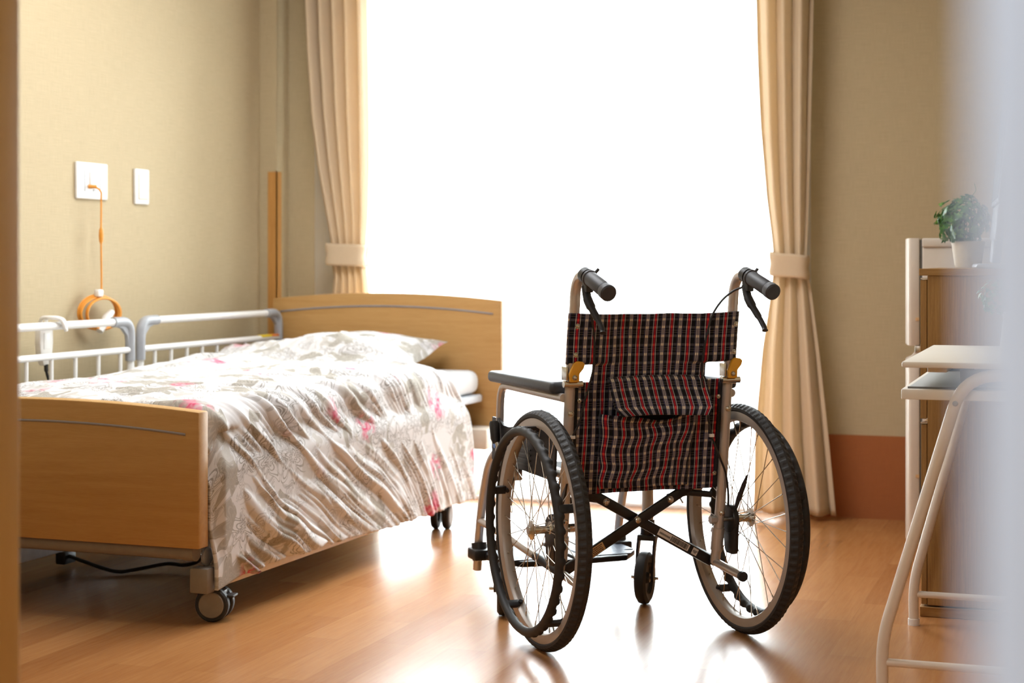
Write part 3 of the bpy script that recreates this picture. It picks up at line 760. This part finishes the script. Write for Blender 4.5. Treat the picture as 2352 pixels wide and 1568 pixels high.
    fpts = [(sx * a, b) for a, b in ((.008, .42), (.15, .43), (.204, .50), (.204, .665), (.165, .722), (.022, .722), (.008, .70))]
    fp = MB().prism(fpts, .112, .128, 'Z', .004).build('foot_plate', M['black'], wc)
    for k in range(18): MB().box((fx - .085 + (0 if k > 3 or sx > 0 else .03), .445 + .0145 * k, .1275), (fx + .085 - (0 if k > 3 or sx < 0 else .03), .452 + .0145 * k, .1305)).build('foot_plate_rib', M['ribs'], fp)
    MB().tube([(X, .610, .105), (X, .62, .152)], .021, 18).box((X - .026, .58, .108), (X + .026, .645, .138), .006).build('foot_plate_clamp', M['black'], fp)
    # drive wheel
    WXs = sx * WX
    rim = MB().lathe([(.244, -.0125), (.263, -.0145), (.266, -.0135), (.264, -.006), (.264, .006), (.266, .0135), (.263, .0145), (.244, .0125), (.2405, .007), (.240, 0), (.2405, -.007)], 'X', (WXs, 0, WR), 120, True).build('drive_wheel', M['rim'], wc, 50)
    tm = MB(); prof = [(.262, -.0125, 0), (.268, -.0165, 0), (.2745, -.0165, .0), (.2795, -.0125, .0016), (.282, -.0075, .0014), (.2835, -.0022, 0), (.2835, .0022, 0), (.282, .0075, .0014), (.2795, .0125, .0016), (.2745, .0165, 0), (.268, .0165, 0), (.262, .0125, 0)]
    NSG = 372; vv, ff = [], []
    for k in range(NSG):
        for (r, h, g) in prof:
            tw = k + (1 if h > 0 else 0)
            a = 2 * PI * (k + .35 * abs(h) / .0125) / NSG; rr = r - (g * 1.9 if (tw // 2) % 2 else 0)
            vv.append((WXs + h, rr * math.cos(a), WR + rr * math.sin(a)))
    mp = len(prof)
    for k in range(NSG):
        for i in range(mp - 1): ff.append((k * mp + i, ((k + 1) % NSG) * mp + i, ((k + 1) % NSG) * mp + i + 1, k * mp + i + 1))
    tm.add(vv, ff).build('tyre', M['rubber'], rim, 15)
    # handrim with finger bumps on its wheel side
    HX, HR = sx * .313, .2345; vv, ff = [], []; NA, NB = 360, 14
    for k in range(NA):
        a = 2 * PI * k / NA; bmp = max(0.0, math.cos(a * 44)) ** .6
        for j in range(NB):
            t = 2 * PI * j / NB; ct, st = math.cos(t), math.sin(t)
            inward = max(0.0, (-sx * st) * .75 + ct * .45)
            r = .0105 + .0055 * bmp * inward
            vv.append((HX + r * st, (HR + r * ct) * math.cos(a), WR + (HR + r * ct) * math.sin(a)))
    for k in range(NA):
        for j in range(NB): ff.append((k * NB + j, ((k + 1) % NA) * NB + j, ((k + 1) % NA) * NB + (j + 1) % NB, k * NB + (j + 1) % NB))
    MB().add(vv, ff).build('handrim', M['rubber'], rim, 60)
    for k in range(5):
        a = R_(16 + 72 * k)
        b_ = MB().box((min(sx * .272, HX), -.010, .236), (max(sx * .272, HX), .010, .246), .002)
        b_.tube([(sx * .270, 0, .246), (sx * .270, 0, .232)], .0052, 10)
        b_.v = [(v[0], v[1] * math.sin(a) + v[2] * math.cos(a), WR - v[1] * math.cos(a) + v[2] * math.sin(a)) for v in b_.v]
        b_.build('handrim_bracket', M['black'], rim)
    hub = MB().lathe([(0, -.034), (.0095, -.034), (.0095, -.030), (.013, -.029), (.022, -.026), (.0225, -.0235), (.013, -.022), (.0095, -.018), (.0095, .018), (.013, .022), (.0225, .0235), (.022, .026), (.013, .029), (.0095, .030), (.0095, .034), (0, .034)], 'X', (WXs, 0, WR), 30).build('hub', M['steel'], rim)
    MB().tube([(WXs - sx * .03, 0, WR), (sx * .185, .002, WR - .002)], .006, 12).build('axle', M['steel'], rim)
    MB().tube([(sx * .196, 0, WR), (sx * .180, 0, WR)], .0105, 6).build('axle_nut', M['steel'], rim)
    ns = 32; base = {}
    for k in range(ns):
        side = 1 if k % 2 else -1; lead = 1 if (k // 2) % 2 else -1
        key = (side, lead)
        if key not in base:
            ha = lead * R_(62)
            p0 = (side * .0245, .020 * math.cos(ha), .020 * math.sin(ha)); p1 = (side * .003, .2405, 0)
            d_ = Vector(p0) - Vector(p1); q = Vector(p1) + d_.normalized() * .012
            sp = MB().tube([p0, tuple(q)], .00105, 6).tube([tuple(q), p1], .0019, 8).build('spoke', M['steel'], rim); base[key] = sp
        else:
            sp = base[key].copy(); col.objects.link(sp); sp.parent = rim
        sp.location = (WXs, 0, WR); sp.rotation_euler = (2 * PI * k / ns, 0, 0)
    # drum brake on the inner side
    db = MB().lathe([(0, .0), (.034, 0), (.036, .003), (.036, .013), (.032, .016), (0, .016)], 'X', (sx * .228 - (.016 if sx < 0 else 0), 0, WR), 36)
    db.prism([(-.034, WR), (-.030, WR - .03), (-.028, .206), (-.020, .198), (.012, .198), (.020, .206), (.030, WR - .03), (.034, WR)], sx * .238 - .008, sx * .238 + .006, 'X', .002)
    db = db.build('drum_brake', M['blacksteel'], wc)
    MB().prism([(-.026, .318), (-.036, .340), (-.064, .378), (-.088, .402), (-.076, .372), (-.044, .328), (-.03, .31)], sx * .236 - .0025, sx * .236 + .0025, 'X').build('brake_arm', M['blacksteel'], db)
# front cross tube between the lower tubes and side brackets
# cross brace
Zp = .282
for q in (1, -1):
    yo = .004 * q
    p0 = Vector((q * .205, .034 + yo * 2.2, .172)); p1 = Vector((-q * .188, .034 + yo * 2.2, .395))
    d_ = (p1 - p0); L0 = d_.length; d_.normalize(); ang = math.atan2(d_.z, d_.x)
    T = Matrix.Translation((p0 + p1) / 2) @ Matrix.Rotation(-ang, 4, 'Y')
    b_ = MB().box((-L0 / 2, -.006, -.0125), (L0 / 2, .006, .0125), .003); b_.v = [tuple(T @ Vector(v)) for v in b_.v]
    bar = b_.build('cross_bar', M['blacksteel'], wc)
    f_ = -.006
    if q == 1:   # bar running down to the right carries the code labels
        def lab(x0, x1, z0, z1, m, dy=.0004):
            k = MB().box((x0, f_ - dy, z0), (x1, f_ + .001, z1)); k.v = [tuple(T @ Vector(v)) for v in k.v]
            return k.build('code_label', m, bar)
        s_ = -L0 / 2
        sgn = -1 if d_.x < 0 else 1
        def seg(a, b): # distances up the bar from its low end
            return (s_ + a, s_ + b)
        a0, a1 = seg(.075, .170); o = lab(a0, a1, -.009, .008, M['labelwhite']); o['label'] = 'white bar code label'
        k = MB(); rnd = random.Random(2); t = a0 + .004
        while t < a1 - .040:
            wd = rnd.choice((.0006, .0010, .0016)); k.box((t, f_ - .0009, -.007), (t + wd, f_ - .0003, .006)); t += wd + rnd.choice((.0007, .0011))
        # small digits printed beside the bars
        t = a1 - .036
        while t < a1 - .004:
            k.box((t, f_ - .0009, -.002), (t + .0016, f_ - .0003, .0028)); t += .0030
        k.v = [tuple(T @ Vector(v)) for v in k.v]; k.build('bar_code', M['ink'], bar)
        a0, a1 = seg(.048, .064); lab(a0, a1, -.009, .008, M['labelwhite'])
        k = MB()
        for i, hgt in enumerate((.004, .008, .008, .006)): k.box((a0 + .002 + .0032 * i, f_ - .0009, -.004), (a0 + .0036 + .0032 * i, f_ - .0003, -.004 + hgt))
        k.v = [tuple(T @ Vector(v)) for v in k.v]; k.build('label_mark', M['ink'], bar)
    else:
        k = MB().box((-L0 / 2 + .068, f_ - .0004, -.010), (-L0 / 2 + .125, f_ + .001, .010)); k.v = [tuple(T @ Vector(v)) for v in k.v]; o = k.build('caution_label', M['sticker'], bar); o['label'] = 'beige printed label'
        k = MB(); rnd = random.Random(5)
        for r_i in range(4):
            t = -L0 / 2 + .075
            while t < -L0 / 2 + .118:
                wd = rnd.uniform(.002, .005); k.box((t, f_ - .0009, .005 - r_i * .0042), (t + wd, f_ - .0003, .0068 - r_i * .0042)); t += wd + .0012
        k.box((-L0 / 2 + .0695, f_ - .0009, -.006), (-L0 / 2 + .0735, f_ - .0003, .006))
        k.v = [tuple(T @ Vector(v)) for v in k.v]; k.build('label_print', M['ink'], bar)
    if q == 1: bolt(-.006, .020, .289, bar, r=.0075)
    tx = -q * .082; tz = p0.z + (tx - p0.x) * d_.z / d_.x
    bolt(tx, .034 + yo * 2.2 - .006, tz, bar, r=.0065)
    MB().tube([(-q * .085, .045, tz + .003), (-q * .14, .045, tz + .012), (-q * .20, .03, tz + .006)], .008, 10, flat=(1, .55)).build('link_arm', M['blacksteel'], wc)
# seat sling
def seat(a, b):
    x = lerp(-.2, .2, a); y = lerp(.015, .43, b); return (x, y, .418 - .035 * (1 - (x / .2) ** 2))
MB().grid(seat, 30, 30, lambda a, b: (a * .4, b * .42)).build('seat', M['blackcloth'], wc, 180, solid=.006)
# tartan backrest
def back(a, b):
    x = lerp(-.224, .224, a); z = lerp(.362, .798, b); ax = abs(x)
    y = pole_y(z)
    wing = sstep(z, .672, .682)
    y += lerp(.004, -.0155, wing) * (1 if ax > .18 else sstep(ax, .06, .18)) + .016 * (1 - (min(ax, .2) / .2) ** 2)
    y += .0022 * nz(x * 22, z * 14, 3) * (1 - wing * .4) - .004 * bell(ax, .15, .02) * wing
    if wing > .5 and ax > .2: y += (ax - .2) ** 2 * 22
    return (x, y, z + .002 * nz(x * 12, 1) - .004 * (1 - (x / .22) ** 2) * sstep(z, .75, .8))
def bkeep(a, b):
    x = lerp(-.224, .224, a); z = lerp(.362, .798, b); ax = abs(x)
    if z > .676: return True
    if z > .632: return ax < .150
    return ax < .192
bk = MB().grid(back, 150, 140, lambda a, b: (lerp(-.224, .224, a), lerp(.362, .798, b)), bkeep).build('backrest', M['plaid'], wc, 180, solid=.0028)
for sx in (-1, 1):
    for z in (.700, .768): bolt(sx * (PX - .003) + (.0 if sx < 0 else .006), pole_y(z) - .0175, z, bk, r=.0045, name='rivet')
    for z in (.59, .40): bolt(sx * .184, pole_y(z) - .004, z, bk, r=.004, name='rivet')
    # black webbing down the inner edge
    MB().grid(lambda a, b, sx=sx: (sx * lerp(.186, .199, a), pole_y(lerp(.365, .625, b)) + .003, lerp(.365, .625, b)), 2, 20).build('edge_binding', M['blackcloth'], bk, 180, solid=.004)
# rear pocket and flap
def pocket(a, b):
    x = lerp(-.128, .124, a) * lerp(1.0, .94, 1 - b) ; z = lerp(.374, .556, b); u = 2 * a - 1
    side = (1 - u ** 4) ** .5 if abs(u) < 1 else 0
    y = pole_y(z) - .003 + .012 * (1 - (x / .2) ** 2)
    bul = (.012 + .034 * b) * side * (1 - .5 * bell(b, 0, .08))
    dip = .014 * bell(a, .62, .20) * sstep(b, .75, 1.0)
    y -= bul - .020 * bell(a, .62, .16) * sstep(b, .7, 1.0)
    y += .006 * nz(a * 5, b * 4, 6) * side + .004 * math.sin(a * 21 + b * 5) * (1 - b) * side
    x += .006 * nz(b * 5, a * 2, 9) - .004 * math.sin(b * 5) * bell(a, 1, .3)
    return (x, y, z - dip - .006 * sstep(b, .8, 1) * math.sin(a * 4))
MB().grid(pocket, 60, 50, lambda a, b: (lerp(-.128, .124, a) * 1.04 + .006, lerp(.374, .556, b) + .004 * math.sin(a * 6))).build('pocket', M['plaid'], bk, 180, solid=.002)
# dark inside of the gaping pocket
MB().grid(lambda a, b: (lerp(-.055, .075, a), pole_y(.55) - .001 + .008, lerp(.525, .56, b)), 4, 4).build('pocket_lining', M['blackcloth'], bk, 180, solid=.001)
def flap(a, b):
    u = 2 * a - 1
    x = lerp(-.120, .138, a); z = .643 - .088 * b
    corner = .016 * max(0, b - .8) / .2
    x = lerp(-.120 + corner, .138 - corner, a)
    y = pole_y(.643) - .004 + .012 * (1 - u * u) - (.006 + .062 * b ** .9) - .004 * bell(b, .12, .12)
    return (x, y + .0015 * nz(a * 6, b * 4, 12), z + .002 * math.sin(a * 5) * b + .003 * (1 - u * u) * (1 - b))
MB().grid(flap, 60, 24, lambda a, b: (lerp(-.120, .138, a) + .012, .640 - .088 * b)).build('pocket_flap', M['plaid'], bk, 180, solid=.0024)
# brake cables with clips
MB().tube(curve([(-.206, -.135, .872), (-.200, -.135, .84), (-.185, -.11, .80), (-.170, -.092, .752), (-.166, -.085, .70), (-.167, -.078, .66), (-.180, -.066, .60), (-.190, -.055, .545), (-.205, -.045, .505), (-.214, -.02, .46), (-.222, .0, .38), (-.228, .0, .31)]), .0027, 10).build('brake_cable', M['black'], wc)
MB().tube(curve([(.203, -.125, .858), (.185, -.11, .848), (.160, -.10, .825), (.138, -.094, .79), (.127, -.088, .745), (.119, -.082, .69), (.120, -.075, .64), (.140, -.06, .57), (.158, -.052, .495), (.182, -.05, .44), (.205, -.035, .40), (.222, -.015, .35), (.230, .0, .31)]), .0027, 10).build('brake_cable', M['black'], wc)
for x, y, z in ((-.205, -.046, .505), (.157, -.053, .497)): MB().box((x - .006, y - .004, z - .004), (x + .006, y + .004, z + .004), .001).build('cable_clip', M['clearwhite'], wc)

# ------------------------------------------------------------------ right side: fridge, cabinet, desk and what stands on them
fr = thing('refrigerator', 'small white two-door refrigerator standing behind the oak cabinet', 'refrigerator', (-.2, 5.2, 0))
F0 = -.2
def fb_(x0, y0, z0, x1, y1, z1, nm, m, bev=.006, par=fr): return MB().box((x0 - F0, y0 - 5.2, z0), (x1 - F0, y1 - 5.2, z1), bev, 3).build(nm, m, par)
fb_(-.478, 5.2, .035, XR - .03, 5.68, .965, 'body', M['fridge'])
fb_(-.478, 5.195, .962, XR - .03, 5.685, .990, 'top_panel', M['fridge'], .005)
def fridge_door(nm, z0, z1):
    # door front bowed outwards in plan, with rounded front corners
    pts = [(-.486 - F0, .0), (-.511 - F0, .0), (-.517 - F0, .003)] + [(-.520 - F0 - .026 * (1 - (2 * t / 16 - 1) ** 2), .008 + .464 * t / 16) for t in range(17)] + [(-.517 - F0, .477), (-.511 - F0, .48), (-.486 - F0, .48)]
    return MB().prism(pts, z0, z1, 'Z', .003).build(nm, M['fridge'], fr, 30)
ud = fridge_door('upper_door', .664, .990)
ld = fridge_door('lower_door', .062, .618)
MB().prism([(-.522 - F0, .610), (-.486 - F0, .610), (-.486 - F0, .650), (-.498 - F0, .648), (-.522 - F0, .622)], 0.002, .478, 'Y', .003).build('door_handle_lip', M['fridge'], ld)
for z0, z1, p in ((.67, .985, ud), (.07, .64, ld)): fb_(-.487, 5.205, z0, -.477, 5.675, z1, 'door_gasket', M['fridgegap'], 0, p)
fb_(-.500, 5.2, .642, -.480, 5.23, .664, 'hinge', M['steel'], .002)
for z in (.745, .27): MB().box((-.497 - F0, -.0025, z - .005), (-.486 - F0, .001, z + .005)).build('door_stud', M['sticker'], ud if z > .6 else ld)
for y in (5.23, 5.65): fb_(-.46, y - .02, 0, -.42, y + .02, .036, 'foot', M['black'], .002)
# cabinet
C0, CYN, CYF = -.2, 4.455, 5.10
cb_ = thing('cabinet', 'oak veneer cabinet at the right, fridge behind it, plant and television on top', 'cabinet', (C0, CYN, 0))
def cbx(x0, y0, z0, x1, y1, z1, nm, m, bev=.001, par=cb_): return MB().box((x0 - C0, y0 - CYN, z0), (x1 - C0, y1 - CYN, z1), bev, 1).build(nm, m, par)
cbx(-.417, CYN - .005, .883, XR - .01, CYF + .005, .901, 'top', M['cabwood_h'])
cbx(-.396, CYN, .03, XR - .01, CYF, .883, 'body', M['cabwood'])
d1 = cbx(-.414, CYN + .001, .512, -.3975, CYF - .001, .872, 'upper_door', M['cabwood'])
d2 = cbx(-.412, CYN + .001, .032, -.3975, CYF - .001, .498, 'lower_door', M['cabwood'])
for z, p in ((.874, d1), (.500, d2)): cbx(-.4135, CYN - .001, z, -.396, CYN + .03, z + .003, 'hinge_plate', M['steel'], 0, p)
cbx(-.415, CYN - .004, .001, XR - .01, CYF, .026, 'plinth', M['cabwood_h'])
# desk: two U-shaped leg frames, top and sliding tray
D0 = (-.17, 3.96, 0)
dk = thing('folding_desk', 'white folding desk with a lower sliding tray, in front of the cabinet', 'desk', D0)
def dbx(lo, hi, nm, m, bev, par=dk): return MB().box([a - b for a, b in zip(lo, D0)], [a - b for a, b in zip(hi, D0)], bev, 2).build(nm, m, par)
dbx((-.370, 3.57, .6985), (.02, 4.30, .7115), 'desk_top', M['desktop'], .004)
tr_ = dbx((-.374, 3.60, .630), (.0, 4.22, .652), 'sliding_tray', M['desktop'], .003)
dbx((-.362, 3.625, .6505), (-.01, 4.20, .6545), 'tray_mat', M['tray'], .001, tr_)
dbx((-.362, 3.616, .6515), (-.0, 3.626, .656), 'tray_groove', M['fridgegap'], .0, tr_)
dbx((-.355, 4.19, .652), (-.06, 4.215, .668), 'tray_back_rail', M['black'], .002, tr_)
for yy, xf, xb, zb, xt in ((3.586, -.4105, -.4125, .124, -.2455), (4.345, -.420, -.421, .108, -.262)):
    rr = .0125; mir = lambda x: -.344 - x
    pts = [(xf, yy, .012), (xb, yy, zb), (xt, yy, .685), (mir(xt), yy, .685), (mir(xb), yy, zb), (mir(xf), yy, .012)]
    leg = MB().tube([tuple(a - b for a, b in zip(p, D0)) for p in fillet(pts, .085, 8)], rr, 16).build('leg_frame', M['deskpaint'], dk)
    for x in (xf, mir(xf)): MB().tube([(x - D0[0], yy - D0[1], .0), (x - D0[0], yy - D0[1], .016)], .0145, 16).build('foot_cap', M['white'], leg)
    MB().tube([(xf + .005 - D0[0], yy - D0[1], .078), (mir(xf) - .005 - D0[0], yy - D0[1], .078)], .0085, 14).build('stretcher', M['deskpaint'], leg)
    MB().lathe([(0, -.0155), (.004, -.015), (.0056, -.013), (.0056, -.010)], 'Y', ((-.262 if yy < 4 else -.283) - D0[0], yy - D0[1], .626 if yy < 4 else .60), 16).build('screw', M['railgrey'], leg)
for x in (-.30, -.04): dbx((x - .02, 3.60, .688), (x + .02, 4.332, .699), 'support_rail', M['deskpaint'], .002)
for yy in (3.68, 4.16):
    dbx((-.26, yy - .005, .655), (-.08, yy + .005, .69), 'tray_runner', M['railgrey'], .001)
# television, edge on, facing the bed
tv = thing('television', 'thin grey television seen edge on, on the oak cabinet', 'television', (-.2, 4.75, .901), R_(5))
T = Matrix.Rotation(R_(6.2), 4, 'Y')
def tvb(lo, hi, nm, m, bev, par):
    k = MB().box(lo, hi, bev, 3); k.v = [tuple(T @ Vector(v)) for v in k.v]; return k.build(nm, m, par)
bz = tvb((-.062, -.225, .165), (-.032, .225, .57), 'housing', M['tvgrey'], .006, tv)
tvb((-.0635, -.21, .18), (-.0615, .21, .555), 'screen', M['screen'], .0005, bz)
tvb((-.055, -.05, .01), (-.03, .12, .20), 'neck', M['tvgrey'], .008, tv)
tvb((-.058, -.20, .07), (-.036, .20, .168), 'speaker_bar', M['tvgrey'], .008, tv)
MB().prism([(-.098, .004), (-.094, .011), (-.085, .013), (.09, .010), (.1, .0), (-.095, .0)], -.20, .24, 'Y', .002).build('stand_base', M['tvgrey'], tv)
# ivy in a pot
iv = thing('potted_ivy', 'leafy green ivy in a cream pot on the oak cabinet', 'potted plant', (-.3325, 5.04, .901))
MB().lathe([(0, .0), (.036, .0), (.038, .004), (.0465, .066), (.0485, .07), (.0485, .076), (.045, .078), (.043, .07), (.041, .064), (0, .064)], 'Z', (0, 0, 0), 40).build('pot', M['pot'], iv)
MB().lathe([(0, .066), (.0425, .066)], 'Z', (0, 0, 0), 24).build('soil', M['soil'], iv)
def leaves(n, c, rx, rz_, size, seed, lo=.1):
    rnd = random.Random(seed); m = MB()
    outl = [(0, -.35), (.28, -.5), (.62, -.28), (.36, .02), (.44, .42), (.18, .32), (0, .85), (-.18, .32), (-.44, .42), (-.36, .02), (-.62, -.28), (-.28, -.5)]
    for i in range(n):
        u = rnd.random() * 2 - 1; ph = rnd.random() * 2 * PI; rad = rnd.uniform(.62, 1.05) ** .6
        d = Vector((math.sqrt(1 - u * u) * math.cos(ph), math.sqrt(1 - u * u) * math.sin(ph), u))
        p = Vector((c[0] + d.x * rx * rad, c[1] + d.y * rx * rad, c[2] + d.z * rz_ * rad))
        nrm = (d + Vector((rnd.uniform(-.6, .6), rnd.uniform(-.6, .6), rnd.uniform(-.2, .8)))).normalized()
        q = nrm.to_track_quat('Z', 'Y').to_matrix().to_4x4() @ Matrix.Rotation(rnd.random() * 2 * PI, 4, 'Z')
        s_ = size * rnd.uniform(.7, 1.25)
        vs_ = [(0, 0, .08)] + [(x, y, -.10 * (x * x + y * y)) for x, y in outl]
        m.add([p + (q @ Vector(v)) * s_ for v in vs_], [(0, 1 + k, 1 + (k + 1) % 12) for k in range(12)])
    return m
leaves(210, (-.014, 0, .138), .080, .072, .022, 8).build('foliage', M['leaf'], iv, 180)
sm = MB(); rnd = random.Random(3)
for k in range(12):
    a = rnd.random() * 2 * PI; r = rnd.uniform(.02, .07)
    sm.tube(curve([(0.01 * math.cos(a), .01 * math.sin(a), .064), (r * .5 * math.cos(a), r * .5 * math.sin(a), .10), (r * math.cos(a), r * math.sin(a), rnd.uniform(.12, .185))], 4), .0012, 6)
sm.tube(curve([(.01, 0, .07), (.022, 0, .15), (.01, 0, .20), (.022, 0, .225), (.018, 0, .245)], 5), .0011, 6)
sm.build('stems', M['stem'], iv)
# small plant in a slim white vase on the desk
pv = thing('bud_vase', 'small leafy sprig in a slim white vase on the white desk', 'potted plant', (-.176, 3.98, .7125))
MB().lathe([(0, 0), (.016, 0), (.018, .004), (.013, .05), (.010, .078), (.013, .090), (.011, .094), (.007, .088), (.007, .02), (0, .02)], 'Z', (0, 0, 0), 28).build('vase', M['clearwhite'], pv)
leaves(80, (-.022, 0, .130), .044, .044, .012, 21).build('foliage', M['leaf'], pv, 180)
sm = MB()
for k in range(6):
    a = k * 1.05; sm.tube(curve([(0, 0, .05), (.008 * math.cos(a), .008 * math.sin(a), .10), (.026 * math.cos(a), .026 * math.sin(a), .14 + .008 * (k % 3))], 4), .0009, 6)
sm.build('stems', M['stem'], pv)
